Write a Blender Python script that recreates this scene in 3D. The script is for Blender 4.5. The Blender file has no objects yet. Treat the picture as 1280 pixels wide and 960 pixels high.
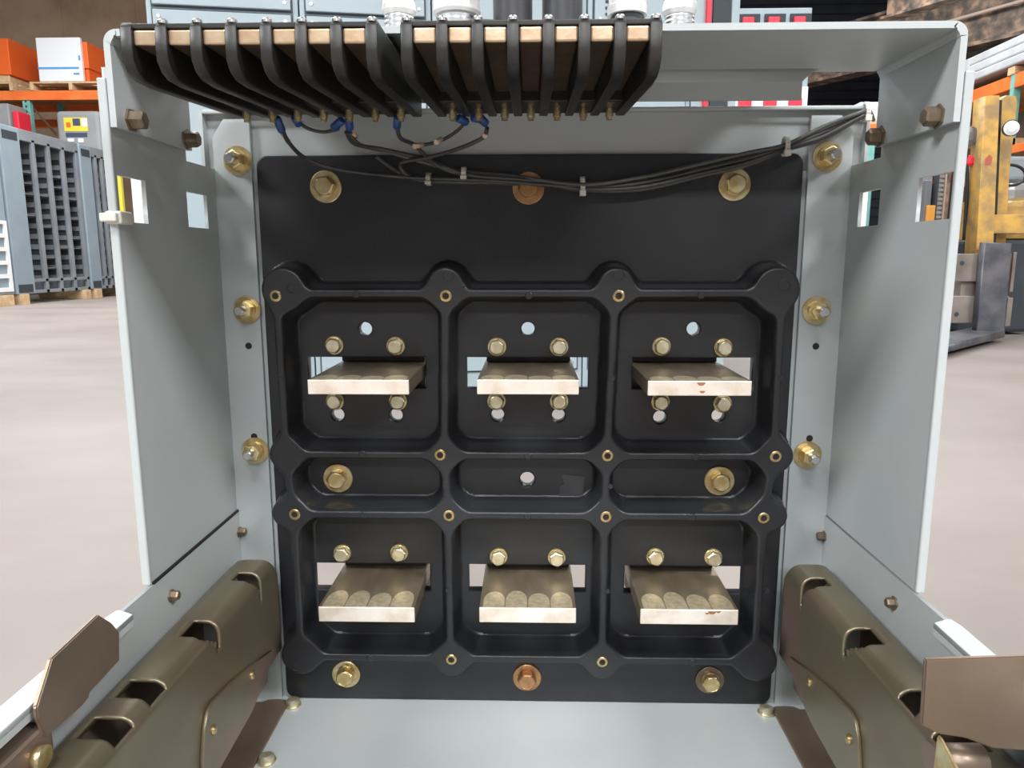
import bpy, bmesh, math, random
import numpy as np
from mathutils import Vector, Matrix, noise
random.seed(7)
scene = bpy.context.scene
COL = scene.collection
PI = math.pi

# ------------------------------------------------------------------ camera
F = 922.7
CP = Vector((.0035, -.6981, .4516))
P_, YW, RO = .1679, -.0256, -.0017
fw = Vector((math.sin(YW)*math.cos(P_), math.cos(YW)*math.cos(P_), -math.sin(P_)))
r_ = Vector((math.cos(YW), -math.sin(YW), 0)); u_ = r_.cross(fw)
r2 = r_*math.cos(RO) + u_*math.sin(RO); u2 = -r_*math.sin(RO) + u_*math.cos(RO)
cam = bpy.data.objects.new('camera', bpy.data.cameras.new('camera'))
COL.objects.link(cam)
M = Matrix((r2, u2, -fw)).transposed().to_4x4(); M.translation = CP
cam.matrix_world = M
cam.data.sensor_width = 36; cam.data.lens = 36*F/1280; cam.data.clip_start = .01; cam.data.clip_end = 200
scene.camera = cam

# ------------------------------------------------------------------ light and exposure
scene.view_settings.view_transform = 'Standard'
scene.view_settings.look = 'None'
scene.view_settings.exposure = 0.0
scene.view_settings.gamma = 1
scene.view_settings.use_curve_mapping = False
w = bpy.data.worlds.new('world'); scene.world = w; w.use_nodes = True
bg = w.node_tree.nodes['Background']
bg.inputs[0].default_value = (.93, .97, 1, 1); bg.inputs[1].default_value = .13

def area(name, loc, size, power, rot=(0, 0, 0), col=(.98, .99, 1)):
    l = bpy.data.lights.new(name, 'AREA'); l.shape = 'RECTANGLE'
    l.size, l.size_y = size; l.energy = power; l.color = col
    o = bpy.data.objects.new(name, l); COL.objects.link(o)
    o.location = loc; o.rotation_euler = rot
    return o
# rows of ceiling fixtures of the warehouse
area('ceiling_strip', (-9.0, -6.0, 8.2), (5, 2.5), 2500)
area('ceiling_strip', (9.0, -6.0, 8.2), (5, 2.5), 2500)
area('ceiling_strip', (0.2, -6.2, 8.5), (4, 1.2), 700)
area('ceiling_strip', (0.3, -13, 7.5), (9, 1.2), 2000)
area('ceiling_strip', (-3.5, 3.5, 6.0), (5, 3), 240)
area('ceiling_strip', (3.2, 3.5, 6.0), (5, 3), 190)
area('ceiling_strip', (-6.0, 9.0, 6.0), (4, 3), 680)
area('ceiling_strip', (4.5, 9.5, 6.0), (4, 3), 540)

# ------------------------------------------------------------------ unprojection onto real planes
def U(px, py, axis, val):
    d = fw + r2*((px-640)/F) - u2*((py-480)/F)
    k = 'XYZ'.index(axis)
    return CP + d*((val-CP[k])/d[k])

# ------------------------------------------------------------------ materials
def mat(name, c1, c2=None, rough=.5, metal=0, nscale=8, bump=0, bscale=200, spec=.5, c3=None, detail=4, alpha=1, emit=0, lo=.35, hi=.65, stretch=None):
    m = bpy.data.materials.new(name); m.use_nodes = True
    nt = m.node_tree; b = nt.nodes['Principled BSDF']
    b.inputs['Roughness'].default_value = rough; b.inputs['Metallic'].default_value = metal
    b.inputs['Specular IOR Level'].default_value = spec
    tc = nt.nodes.new('ShaderNodeTexCoord')
    vec = tc.outputs['Object']
    if stretch:
        mp = nt.nodes.new('ShaderNodeMapping'); mp.inputs['Scale'].default_value = stretch
        nt.links.new(vec, mp.inputs['Vector']); vec = mp.outputs['Vector']
    if c2 is None:
        b.inputs['Base Color'].default_value = (*c1, 1)
    else:
        n = nt.nodes.new('ShaderNodeTexNoise'); n.inputs['Scale'].default_value = nscale; n.inputs['Detail'].default_value = detail
        nt.links.new(vec, n.inputs['Vector'])
        r = nt.nodes.new('ShaderNodeValToRGB'); e = r.color_ramp.elements
        e[0].position = lo; e[0].color = (*c1, 1); e[1].position = hi; e[1].color = (*c2, 1)
        if c3:
            x = e.new((lo+hi)/2); x.color = (*c3, 1)
        nt.links.new(n.outputs['Fac'], r.inputs['Fac']); nt.links.new(r.outputs['Color'], b.inputs['Base Color'])
    if bump:
        n2 = nt.nodes.new('ShaderNodeTexNoise'); n2.inputs['Scale'].default_value = bscale; n2.inputs['Detail'].default_value = 3
        nt.links.new(vec, n2.inputs['Vector'])
        bp = nt.nodes.new('ShaderNodeBump'); bp.inputs['Strength'].default_value = bump; bp.inputs['Distance'].default_value = .002
        nt.links.new(n2.outputs['Fac'], bp.inputs['Height']); nt.links.new(bp.outputs['Normal'], b.inputs['Normal'])
    if alpha < 1: b.inputs['Alpha'].default_value = alpha
    return m

GREY = mat('grey_steel_paint', (.375, .408, .408), (.42, .446, .446), .36, 0, 6, .05, 500)
GREYD = mat('grey_steel_paint_edge', (.44, .475, .475), None, .4)
BLACK = mat('black_moulded_plastic', (.0125, .013, .015), (.020, .021, .024), .36, 0, 14, .06, 300, spec=.5)
BLACK2 = mat('black_terminal_plastic', (.012, .011, .010), (.02, .019, .017), .42, 0, 30, .05, 300)
DARKMET = mat('dark_bracket_metal', (.02, .021, .02), (.035, .035, .032), .5, .3, 20)
ZINC = mat('yellow_zinc', (.52, .37, .15), (.72, .62, .38), .32, .85, 90, .05, 600)
ZINCPALE = mat('pale_zinc', (.55, .48, .30), (.72, .68, .52), .36, .8, 120, .05, 600)
COPZ = mat('copper_toned_zinc', (.34, .17, .075), (.50, .29, .14), .36, .8, 90, .05, 600)
DULLZ = mat('dull_brown_zinc', (.16, .12, .08), (.24, .185, .13), .42, .6, 90, .05, 600)
STEEL = mat('bright_steel', (.72, .72, .72), None, .28, 1)
TIN = mat('tinned_bar', (.72, .62, .50), (.90, .84, .76), .34, .55, 45, .05, 400, c3=(.86, .76, .66))
BRASS = mat('brass_insert', (.46, .33, .15), (.60, .46, .24), .3, .9, 80)
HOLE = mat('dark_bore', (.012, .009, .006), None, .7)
OLIVE = mat('olive_chromate', (.195, .155, .102), (.28, .188, .155), .36, .6, 12, .04, 400, c3=(.205, .18, .118), detail=2, stretch=(1, .6, 1))
OLIVEB = mat('brown_chromate', (.20, .15, .105), (.26, .19, .145), .4, .6, 14, .04, 400)
COPSHADE = mat('shaded_copper', (.11, .075, .05), (.17, .115, .075), .45, .5, 60)
COPPER = mat('copper_bar', (.50, .34, .21), (.64, .49, .34), .33, .7, 60, .05, 300)
WIREK = mat('dark_wire', (.04, .04, .04), (.07, .07, .066), .42, 0, 40)
WIREG = mat('grey_wire', (.075, .075, .072), None, .42)
TIEW = mat('white_nylon', (.62, .61, .55), None, .4)
TIEY = mat('yellowed_nylon', (.45, .44, .33), None, .4)
BLUE = mat('blue_vinyl', (.02, .06, .20), None, .4)
SLEEVE = mat('pale_sleeve', (.55, .42, .30), None, .5)

def busbar_material():
    m = bpy.data.materials.new('tarnished_bar'); m.use_nodes = True
    nt = m.node_tree; b = nt.nodes['Principled BSDF']
    b.inputs['Metallic'].default_value = .55; b.inputs['Roughness'].default_value = .36
    tc = nt.nodes.new('ShaderNodeTexCoord'); mp = nt.nodes.new('ShaderNodeMapping'); mp.inputs['Scale'].default_value = (26, 10, 26)
    nt.links.new(tc.outputs['Object'], mp.inputs['Vector'])
    n = nt.nodes.new('ShaderNodeTexNoise'); n.inputs['Scale'].default_value = 2; nt.links.new(mp.outputs['Vector'], n.inputs['Vector'])
    r = nt.nodes.new('ShaderNodeValToRGB'); e = r.color_ramp.elements
    e[0].position = .3; e[0].color = (.16, .125, .085, 1); e[1].position = .7; e[1].color = (.27, .215, .145, 1)
    nt.links.new(n.outputs['Fac'], r.inputs['Fac']); nt.links.new(r.outputs['Color'], b.inputs['Base Color'])
    return m
TARN = busbar_material()
SCUFF = mat('polished_contact_patch', (.52, .42, .26), (.70, .60, .42), .34, .6, 200)

CONC = mat('warehouse_concrete', (.243, .204, .182), (.315, .272, .249), .55, 0, 1.1, .1, 20, c3=(.281, .241, .219), detail=12, lo=.3, hi=.68, stretch=(1, 1.5, 1))
BROWNW = mat('brown_block_wall', (.46, .315, .205), (.60, .43, .30), .85, 0, 1.5, .3, 30)
NAVY = mat('dark_rollup', (.018, .022, .032), (.03, .034, .045), .8, 0, 2)
RUSTW = mat('rusty_wall', (.11, .10, .10), (.36, .23, .16), .8, 0, 1.1, .3, 20, c3=(.19, .16, .145), detail=8)
RUST = mat('rusty_beam', (.085, .075, .07), (.46, .31, .22), .75, .1, 5, .2, 20, c3=(.19, .145, .115), detail=8)
PIPE = mat('pale_pipe', (.50, .38, .30), None, .5)
ORANGE = mat('orange_beam_paint', (.85, .16, .03), (.92, .22, .05), .45, 0, 4)
ORBOX = mat('orange_carton', (.88, .14, .02), None, .5)
TEAL = mat('teal_rack_paint', (.16, .43, .38), (.22, .50, .45), .5, 0, 10)
WOOD = mat('pallet_wood', (.55, .36, .19), (.72, .52, .31), .7, 0, 12)
PLY = mat('plywood_deck', (.36, .20, .09), (.46, .27, .13), .7, 0, 4)
WHITE = mat('white_panel', (.86, .88, .90), None, .45)
PALEP = mat('pale_panel', (.46, .48, .50), (.56, .58, .60), .5, 0, 3)
RUSTS = mat('rust_spot', (.25, .09, .035), (.40, .17, .07), .8, 0, 300)
LBLUE = mat('printed_blue', (.10, .35, .72), None, .5)
CABG = mat('pale_blue_grey_cabinet', (.33, .415, .45), (.37, .45, .485), .42, 0, 2)
CABS = mat('cabinet_seam', (.06, .08, .10), None, .6)
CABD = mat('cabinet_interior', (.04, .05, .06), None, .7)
RACKG = mat('rack_grey_paint', (.20, .225, .25), (.26, .285, .31), .5, 0, 3)
RACKB = mat('rack_post_paint', (.25, .32, .37), (.29, .36, .41), .5, 0, 3)
RACKI = mat('rack_inner_panel', (.16, .17, .19), (.20, .21, .23), .55, 0, 3)
RED = mat('red_trim', (.78, .03, .06), None, .45)
YEL = mat('forklift_yellow', (.36, .24, .11), (.72, .42, .09), .5, .05, 9, .1, 40, detail=8)
FORKG = mat('worn_fork_steel', (.10, .105, .125), (.20, .20, .215), .45, .5, 6, .1, 40, detail=8)
CARR = mat('carriage_steel', (.20, .165, .145), (.33, .29, .26), .5, .4, 4, .1, 40, detail=8)
RUBBER = mat('black_rubber', (.02, .02, .022), None, .6)
LAMPG = mat('lamp_lens', (.8, .82, .85), None, .15)
CASEG = mat('grey_case', (.27, .275, .28), (.31, .315, .32), .5, 0, 4)
LABELY = mat('yellow_label', (.75, .65, .06), None, .5)
LABELN = mat('navy_label', (.06, .07, .13), None, .5)
FITW = mat('pale_nickel_fitting', (.72, .70, .68), (.82, .80, .78), .35, .35, 20)
FITK = mat('black_fitting', (.03, .03, .035), (.06, .06, .065), .4, .1, 20)

# ------------------------------------------------------------------ mesh helpers
WM = {}
class MB:
    """collects shapes given in world coordinates (or in the parent's own with local=True); build() links ONE mesh object"""
    def __init__(s): s.bm = bmesh.new(); s.mi = 0
    def _m(s, faces, smooth=False):
        for f in faces:
            f.material_index = s.mi
            if smooth: f.smooth = True
    def box(s, x0, x1, y0, y1, z0, z1, bev=0, seg=2, mtx=None):
        t = bmesh.new(); bmesh.ops.create_cube(t, size=1)
        for v in t.verts:
            v.co = Vector(((x0+x1)/2 + v.co.x*(x1-x0), (y0+y1)/2 + v.co.y*(y1-y0), (z0+z1)/2 + v.co.z*(z1-z0)))
        if bev: bmesh.ops.bevel(t, geom=t.edges[:], offset=bev, segments=seg, profile=.5, affect='EDGES')
        if mtx is not None: bmesh.ops.transform(t, matrix=mtx, verts=t.verts)
        s.merge(t, smooth=False); return s
    def merge(s, t, smooth=None):
        base = len(s.bm.verts); s.bm.verts.ensure_lookup_table()
        nv = [s.bm.verts.new(v.co) for v in t.verts]
        t.verts.index_update()
        for f in t.faces:
            try: g = s.bm.faces.new([nv[v.index] for v in f.verts])
            except ValueError: continue
            g.material_index = s.mi; g.smooth = f.smooth if smooth is None else smooth
        t.free()
    def mesh(s, me, mtx):
        t = bmesh.new(); t.from_mesh(me); bmesh.ops.transform(t, matrix=mtx, verts=t.verts); s.merge(t)
    def cyl(s, p0, p1, ra, rb=None, n=20, caps=True, smooth=True, rot=0):
        rb = ra if rb is None else rb
        p0, p1 = Vector(p0), Vector(p1); d = (p1-p0).normalized()
        a = d.orthogonal().normalized() if abs(d.z) > .99 or abs(d.z) < .01 and abs(d.x) > .99 else d.cross(Vector((0, 0, 1))).normalized()
        b = d.cross(a)
        R0 = []; R1 = []
        for i in range(n):
            t = rot + 2*PI*i/n; q = a*math.cos(t) + b*math.sin(t)
            R0.append(s.bm.verts.new(p0+q*ra)); R1.append(s.bm.verts.new(p1+q*rb))
        fs = [s.bm.faces.new((R0[i], R0[(i+1) % n], R1[(i+1) % n], R1[i])) for i in range(n)]
        s._m(fs, smooth)
        if caps: s._m([s.bm.faces.new(R0[::-1]), s.bm.faces.new(R1)])
        return s
    def lathe(s, org, axis, prof, n=24, smooth=True, rot=0, caps=True):
        """prof: list of (distance along axis, radius)"""
        for (a0, q0), (a1, q1) in zip(prof, prof[1:]):
            o = Vector(org); ax = Vector(axis)
            if abs(a1-a0) < 1e-9: a1 += 1e-6
            s.cyl(o+ax*a0, o+ax*a1, max(q0, 1e-5), max(q1, 1e-5), n, False, smooth, rot)
        if caps:
            o = Vector(org); ax = Vector(axis)
            for a, q in (prof[0], prof[-1]):
                if q > 1e-4: s.cyl(o+ax*a, o+ax*(a+1e-6), q, q, n, True, False, rot)
        return s
    def tube(s, pts, rad, n=8, caps=True):
        pts = [Vector(p) for p in pts]; prev = None; rings = []
        for i, p in enumerate(pts):
            d = (pts[min(i+1, len(pts)-1)] - pts[max(i-1, 0)]).normalized()
            a = (prev - d*prev.dot(d)).normalized() if prev is not None else d.orthogonal().normalized()
            prev = a; b = d.cross(a)
            rr = rad[i] if isinstance(rad, (list, tuple)) else rad
            rings.append([s.bm.verts.new(p + a*rr*math.cos(2*PI*k/n) + b*rr*math.sin(2*PI*k/n)) for k in range(n)])
        for A, B in zip(rings, rings[1:]):
            s._m([s.bm.faces.new((A[k], A[(k+1) % n], B[(k+1) % n], B[k])) for k in range(n)], True)
        if caps: s._m([s.bm.faces.new(rings[0][::-1]), s.bm.faces.new(rings[-1])])
        return s
    def prism(s, poly, axis, a, b, holes=(), bev=0):
        """flat plate: 2D outline with holes extruded from a to b along axis; (u,v) = other two axes in order"""
        cu = bpy.data.curves.new('t', 'CURVE'); cu.dimensions = '2D'; cu.fill_mode = 'BOTH'
        cu.extrude = abs(b-a)/2 - bev; cu.bevel_depth = bev; cu.bevel_resolution = 1; cu.offset = -bev
        for loop in [poly, *holes]:
            sp = cu.splines.new('POLY'); sp.points.add(len(loop)-1); sp.use_cyclic_u = True
            for p, q in zip(sp.points, loop): p.co = (q[0], q[1], 0, 1)
        o = bpy.data.objects.new('t', cu); COL.objects.link(o)
        dg = bpy.context.evaluated_depsgraph_get(); me = bpy.data.meshes.new_from_object(o.evaluated_get(dg))
        mid = (a+b)/2
        mt = {'X': Matrix(((0, 0, 1, mid), (1, 0, 0, 0), (0, 1, 0, 0), (0, 0, 0, 1))),
              'Y': Matrix(((1, 0, 0, 0), (0, 0, -1, mid), (0, 1, 0, 0), (0, 0, 0, 1))),
              'Z': Matrix(((1, 0, 0, 0), (0, 1, 0, 0), (0, 0, 1, mid), (0, 0, 0, 1)))}[axis]
        s.mesh(me, mt)
        bpy.data.objects.remove(o); bpy.data.curves.remove(cu); bpy.data.meshes.remove(me)
        return s
    def build(s, name, mats, parent=None, local=False, recalc=True, smooth_angle=None):
        if recalc: bmesh.ops.recalc_face_normals(s.bm, faces=s.bm.faces[:])
        wm = WM[parent.name] if parent else Matrix.Identity(4)
        if parent and not local: bmesh.ops.transform(s.bm, matrix=wm.inverted(), verts=s.bm.verts)
        off = None
        me = bpy.data.meshes.new(name); s.bm.to_mesh(me); s.bm.free()
        for m in (mats if isinstance(mats, (list, tuple)) else [mats]): me.materials.append(m)
        o = bpy.data.objects.new(name, me); COL.objects.link(o)
        if parent: o.parent = parent
        WM[o.name] = wm.copy()
        return o

def tag(o, label, cat, group=None):
    o['label'] = label; o['category'] = cat
    if group: o['group'] = group
    return o
def thing(name, label, cat, loc=(0, 0, 0), rz=0, group=None):
    o = bpy.data.objects.new(name, None); COL.objects.link(o); o.empty_display_size = .05
    o.location = loc; o.rotation_euler = (0, 0, rz)
    WM[o.name] = Matrix.Translation(Vector(loc)) @ Matrix.Rotation(rz, 4, 'Z')
    return tag(o, label, cat, group)
def struct(o): o['kind'] = 'structure'; return o
def rrect(x0, x1, z0, z1, r, n=6):
    p = []
    for cx, cz, a in ((x1-r, z1-r, 0), (x0+r, z1-r, 90), (x0+r, z0+r, 180), (x1-r, z0+r, 270)):
        for i in range(n+1):
            t = math.radians(a+90*i/n); p.append((cx+r*math.cos(t), cz+r*math.sin(t)))
    return p
def circ(x, z, r, n=20): return [(x+r*math.cos(2*PI*i/n), z+r*math.sin(2*PI*i/n)) for i in range(n)]
def smooth_path(pts, k=6):
    pts = [Vector(p) for p in pts]; out = []
    for i in range(len(pts)-1):
        p0 = pts[max(i-1, 0)]; p1 = pts[i]; p2 = pts[i+1]; p3 = pts[min(i+2, len(pts)-1)]
        for j in range(k):
            t = j/k
            out.append(.5*((2*p1)+(p2-p0)*t+(2*p0-5*p1+4*p2-p3)*t*t+(3*p1-p0-3*p2+p3)*t**3))
    return out+[pts[-1]]

# ================================================================== SETTING
FZ = -.2
m = MB(); m.prism([(-16, -8), (16, -8), (16, 20), (-16, 20)], 'Z', FZ-.1, FZ); struct(m.build('floor', CONC))
m = MB(); m.box(-16, 3.6, 17, 17.3, FZ, 8)
for x in (-12.4, -10.7, -9.0, -7.3): m.box(x-.02, x+.02, 16.985, 17.0, FZ, 8)
m.box(-16, 3.6, 16.9, 17, 5.15, 5.3)
struct(m.build('wall_back', BROWNW))
m = MB(); m.box(3.6, 16, 17, 17.3, FZ, 8)
for i in range(40): m.box(3.6, 16, 16.97, 17, FZ+i*.2, FZ+i*.2+.16, .01)
struct(m.build('door_1', NAVY))
m = MB(); m.box(9.5, 9.8, -6, 17, FZ, 8)
for y in range(-5, 17, 2): m.box(9.42, 9.5, y, y+.12, FZ, 8)
struct(m.build('wall_right', RUSTW))

# ================================================================== SWITCHGEAR CELL (grey sheet steel)
T = .004
cell = thing('switchgear_cell', 'open grey painted steel breaker cell with hood, side panels and floor pan', 'switchgear cell', (0, -.1, -.03))
XL, XR, YF, ZT = -.289, .293, -.171, .606
for s, X in ((-1, XL), (1, XR)):
    top, bot = .582, .2045
    out = [(YF+.002, bot), (.012, bot), (.012, .534), (-.056, .534), (-.056, top), (YF+.002, top)]
    fr = [(-.1665 if s < 0 else -.1675, .4785), (-.128 if s < 0 else -.1215, .4785), (-.128 if s < 0 else -.1215, .5105), (-.1665 if s < 0 else -.1675, .5105)]
    bk = [(-.0605, .479), (-.021, .479), (-.021, .5085), (-.0605, .5085)]
    p = MB(); p.prism(out, 'X', X, X+s*.003, [fr, bk])
    p.mi = 1
    # folded front edge
    p.box(min(X, X+s*.0065), max(X, X+s*.0065), YF, YF+.0045, bot-.001, .575, .0012)
    p.build('side_panel', [GREY, GREYD], cell)
# hood: top sheet, folded sides, folded rear flange
h = MB()
n = 6; rr = .009
def hoodprofile():
    pr = [(XL+.001, .5422)]
    for i in range(n+1):
        a = PI - PI/2*i/n; pr.append((XL+.001+rr+rr*math.cos(a), ZT-rr+rr*math.sin(a)))
    for i in range(n+1):
        a = PI/2 - PI/2*i/n; pr.append((XR-.001-rr+rr*math.cos(a), ZT-rr+rr*math.sin(a)))
    return pr+[(XR-.001, .5422)]
pr = hoodprofile(); cxm = (XL+XR)/2
inner = []
for x, z in pr:
    inner.append((x+(.0045 if x < XL+rr*.5 else (-.0045 if x > XR-rr*.5 else (0 if rr < x-XL and x < XR-rr else (.003 if x < 0 else -.003)))), z-(.0045 if z > ZT-1e-4 else (.003 if z > ZT-rr else 0))))
ys = [YF, -.056]
V = {}
for j, y in enumerate(ys):
    for k, (a, b) in enumerate(zip(pr, inner)):
        V[j, k, 0] = h.bm.verts.new((a[0], y, a[1])); V[j, k, 1] = h.bm.verts.new((b[0], y, b[1]))
for k in range(len(pr)-1):
    h.bm.faces.new((V[0, k, 0], V[0, k+1, 0], V[1, k+1, 0], V[1, k, 0])); h.bm.faces.new((V[0, k, 1], V[1, k, 1], V[1, k+1, 1], V[0, k+1, 1]))
    f = h.bm.faces.new((V[0, k, 0], V[0, k, 1], V[0, k+1, 1], V[0, k+1, 0])); f.material_index = 1
    h.bm.faces.new((V[1, k, 0], V[1, k+1, 0], V[1, k+1, 1], V[1, k, 1]))
for k in (0, len(pr)-1): h.bm.faces.new((V[0, k, 0], V[1, k, 0], V[1, k, 1], V[0, k, 1]))
# rear flange with rolled bend
R_ = .012; zc = ZT-R_; prev = None
for i in range(9):
    a = PI/2*i/8; y = -.066+R_*math.sin(a)-.001; z = zc+R_*math.cos(a); row = []
    x1 = .236-.012*(i/8)
    for x in (-.236, x1):
        row.append(h.bm.verts.new((x, y, z-.0005)))
    for x in (-.236, x1):
        row.append(h.bm.verts.new((x, y-.004*math.sin(a), z-.0005-.004*math.cos(a))))
    if prev: 
        h.bm.faces.new((prev[0], prev[1], row[1], row[0])).smooth = True
        h.bm.faces.new((prev[2], row[2], row[3], prev[3])).smooth = True
        h.bm.faces.new((prev[1], prev[3], row[3], row[1])); h.bm.faces.new((prev[0], row[0], row[2], prev[2]))
    prev = row
h.box(-.236, .224, -.059, -.055, .5795, zc+.0005)
hood = h.build('hood', [GREY, GREYD], cell)
def side_bolt(x, y, z, s, mt=ZINC, r=.0068, L=.0095):
    b = MB(); b.lathe((x, y, z), (-s, 0, 0), [(0, r*1.25), (.0015, r*1.25), (.0016, r), (L, r*.98), (L+.0012, r*.8)], 6, False, random.random())
    return b
for y in (-.152, -.0655):
    side_bolt(XL+.0055, y, .550, -1).build('hood_bolt', DULLZ, hood)
    side_bolt(XR-.0055, y, .549, 1).build('hood_bolt', DULLZ, hood)
# rear frame: two stud flanges, header, returns, rear lip
f = MB()
SX = .2545
f.prism([(XL, 0), (-SX, 0), (-SX, .578), (-.278, .578), (XL, .562)], 'Y', .0, .004)
f.prism([(SX, 0), (XR, 0), (XR, .562), (.281, .578), (SX, .578)], 'Y', .0, .004)
f.box(-.2965, .303, .0060, .010, .5303, .582)                       # header behind the flanges
f.box(-.2965, .303, -.004, .010, .582, .5855, .001)                # folded top lip
f.box(-.275, -.243, .0042, .0085, 0, .5302); f.box(.243, .275, .0042, .0085, 0, .5302)
f.box(-.2985, -.2955, -.004, .012, .535, .5855); f.box(.302, .305, -.004, .012, .535, .5855)
frame = f.build('rear_frame', GREY, cell)
for x, z in ((-.2663, .5411), (-.2664, .4044), (-.2668, .2664), (.2703, .5420), (.2700, .4037), (.2705, .2651)):
    b = MB(); o = (x, 0, z); a = (0, -1, 0); q = random.random()
    b.mi = 0; b.lathe(o, a, [(0, .0132), (.0018, .0132)], 28); b.lathe(o, a, [(.0018, .0092), (.0042, .0088)], 24)
    b.lathe(o, a, [(.0042, .0084), (.0125, .0084), (.0132, .0070)], 6, False, q)
    b.mi = 1; b.lathe(o, a, [(.013, .0046), (.0215, .0046), (.0225, .0036)], 16)
    b.build('mounting_stud', [ZINC, STEEL], frame)
for x, z in ((-.2672, .3697), (-.2672, .2805), (.2718, .370), (.2717, .281)):
    b = MB(); b.lathe((x, -.0002, z), (0, -1, 0), [(0, .0032), (.0003, .0030)], 16); b.build('flange_hole', HOLE, frame)
# lower side walls with turned-out top flange, floor pan
for s, X in ((-1, XL), (1, XR)):
    b = MB(); Xi = X-s*.001
    b.prism([(-.56, -.003), (.012, -.003), (.012, .2035), (-.56, .2035)], 'X', Xi-s*.0005, Xi+s*.003)
    if s < 0: b.mi = 2; b.box(Xi-.001, Xi+.0008, YF+.003, .0, .2034, .2056); b.mi = 0     # dark strip painted in for the shade of the open seam
    i0 = X-s*.012; o0 = X+s*.005
    b.prism([(X, -.212), (i0, -.218), (i0, -.56), (o0, -.56), (o0, -.222), (X+s*.003, -.212)] , 'Z', .2005, .2045, bev=.0005)
    b.mi = 1
    b.box(min(i0, i0+s*.003), max(i0, i0+s*.003), -.56, -.2185, .196, .2005)
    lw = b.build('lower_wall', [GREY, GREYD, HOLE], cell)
    for y in (-.003, -.145):
        side_bolt(Xi-s*.0005, y, .1835, s, r=.0042, L=.006).build('wall_bolt', DULLZ, lw)
b = MB(); b.box(XL, XR, -.56, .012, -.005, 0); b.box(XL, XR, -.56, -.556, -.03, -.005); b.box(XL, XR, .008, .012, -.03, -.005)
b.box(XL-.003, XL, -.56, .012, -.03, 0); b.box(XR, XR+.003, -.56, .012, -.03, 0)
pan = b.build('floor_pan', GREY, cell)
for x, y in ((-.2395, -.012), (.2415, -.014), (-.236, -.098)):
    b = MB(); b.lathe((x, y, 0), (0, 0, 1), [(0, .0085), (.0015, .0085), (.0016, .0068), (.006, .0068), (.0075, .0045)], 14); b.build('pan_bolt', ZINCPALE, pan)
# pallet carrying the cell
pal = thing('wooden_pallet', 'wooden pallet under the grey breaker cell', 'pallet', (0, -.27, FZ))
for i in range(7): MB().box(-.42, .42, -.62+i*.1, -.55+i*.1, -.048, -.031).build('deck_board', WOOD, pal)
for x in (-.4, -.03, .34): MB().box(x, x+.06, -.62, .05, FZ, -.048).build('stringer', WOOD, pal)
# small white clip on the left panel's edge
c = MB(); p = U(146, 272, 'X', XL)
c.box(XL-.007, XL+.0045, -.1745, -.158, p.z-.0045, p.z+.0045, .0012)
c.box(XL-.009, XL+.003, -.1785, -.1725, p.z-.003, p.z+.003, .001)
tag(c.build('cable_clip', TIEW), 'small white nylon clip on the front edge of the left side panel', 'clip')

# ================================================================== BLACK INSULATING PANEL
PT = .012
pn = thing('insulating_panel', 'black moulded insulating back panel with raised rib grid inside the grey cell', 'insulating panel', (0, 0, 0))
stabs = dict(UL=(-.1403, -.211, -.0975, .3525, -.095, 1), UM=(.0012, -.0579, .0587, .3525, -.0925, 1), UR=(.1425, .1005, .2146, .3525, -.0965, 1),
             LL=(-.1445, -.2145, -.0972, .1415, -.0778, 0), LM=(.0013, -.0582, .0590, .1415, -.076, 0), LR=(.1464, .0980, .2158, .1415, -.076, 0))
bolts = dict(UL=((417, 432), (494, 433), (418, 502), (497, 502)), UM=((621, 434), (699, 434), (620.5, 502), (699, 502)), UR=((827.5, 433.5), (905, 435), (826, 503), (904, 505)),
             LL=((427, 692.5), (498.5, 692)), LM=((623, 697), (696, 698)), LR=((819.5, 697), (892.5, 698)))
holes = []
for k, (cx, x0, x1, zb, yf, up) in stabs.items():
    z1, z0 = (.3590, .3290) if up else (.1497, .1215)
    holes.append([(x0, z0), (x1, z0), (x1, z1), (x0, z1)])
for px in ((456.5, 411), (660, 411), (867, 411), (422, 518.5), (495, 519), (622, 518.5), (698, 519), (825, 521.5), (898, 519.5)):
    q = U(*px, 'Y', 0); holes.append(circ(q.x, q.z, .0063))
q = U(659, 599, 'Y', 0); holes.append(circ(q.x, q.z, .0071))
b = MB(); b.prism(rrect(-.25, .25, .0005, .5456, .0105), 'Y', 0, PT, holes, bev=.0012)
b.build('back_plate', BLACK, pn)
# rib grid: raised ribs from a distance field, drafted walls, rounded rims
HR = .032
za, zb_, zc_, zd = .4212, .2708, .2122, .0655
VX = {'a': [-.2272, -.0737, .0787, .2272], 'b': [-.2262, -.0768, .0745, .2285], 'c': [-.2220, -.0745, .0738, .2218]}
segs = []
for z, xs in ((za, (-.2272, .2272)), (zb_, (-.2262, .2285)), (zc_, (-.2240, .2260)), (zd, (-.2225, .2235))): segs.append((xs[0], z, xs[1], z))
for i in range(4):
    segs += [(VX['a'][i], za, VX['b'][i], zb_), (VX['b'][i], zb_, VX['c'][i], zc_), (VX['c'][i], zc_, VX['c'][i], zd)]
circles = [(-.2205, .4245, .0195), (-.0735, .4285, .0158), (.0795, .4280, .0158), (.2225, .4240, .0200),
           (-.2275, .2705, .0142), (.2310, .2712, .0150), (-.2290, .2125, .0135), (.2300, .2135, .0140),
           (-.2225, .0660, .0190), (-.0736, .0630, .0160), (.0741, .0620, .0160), (.2235, .0650, .0195)]
diam = []
for i in range(4):
    for row, (z, r, sz) in enumerate(((za, .0205, -1), (zb_, .0205, 0), (zc_, .0205, 0), (zd, .0205, 1))):
        x = VX['abcc'[row]][i]
        diam.append((x, z, r, (1 if i == 0 else -1 if i == 3 else 0), sz))
st = .0011
gx = np.arange(-.262, .262, st); gz = np.arange(.030, .462, st)
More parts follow.
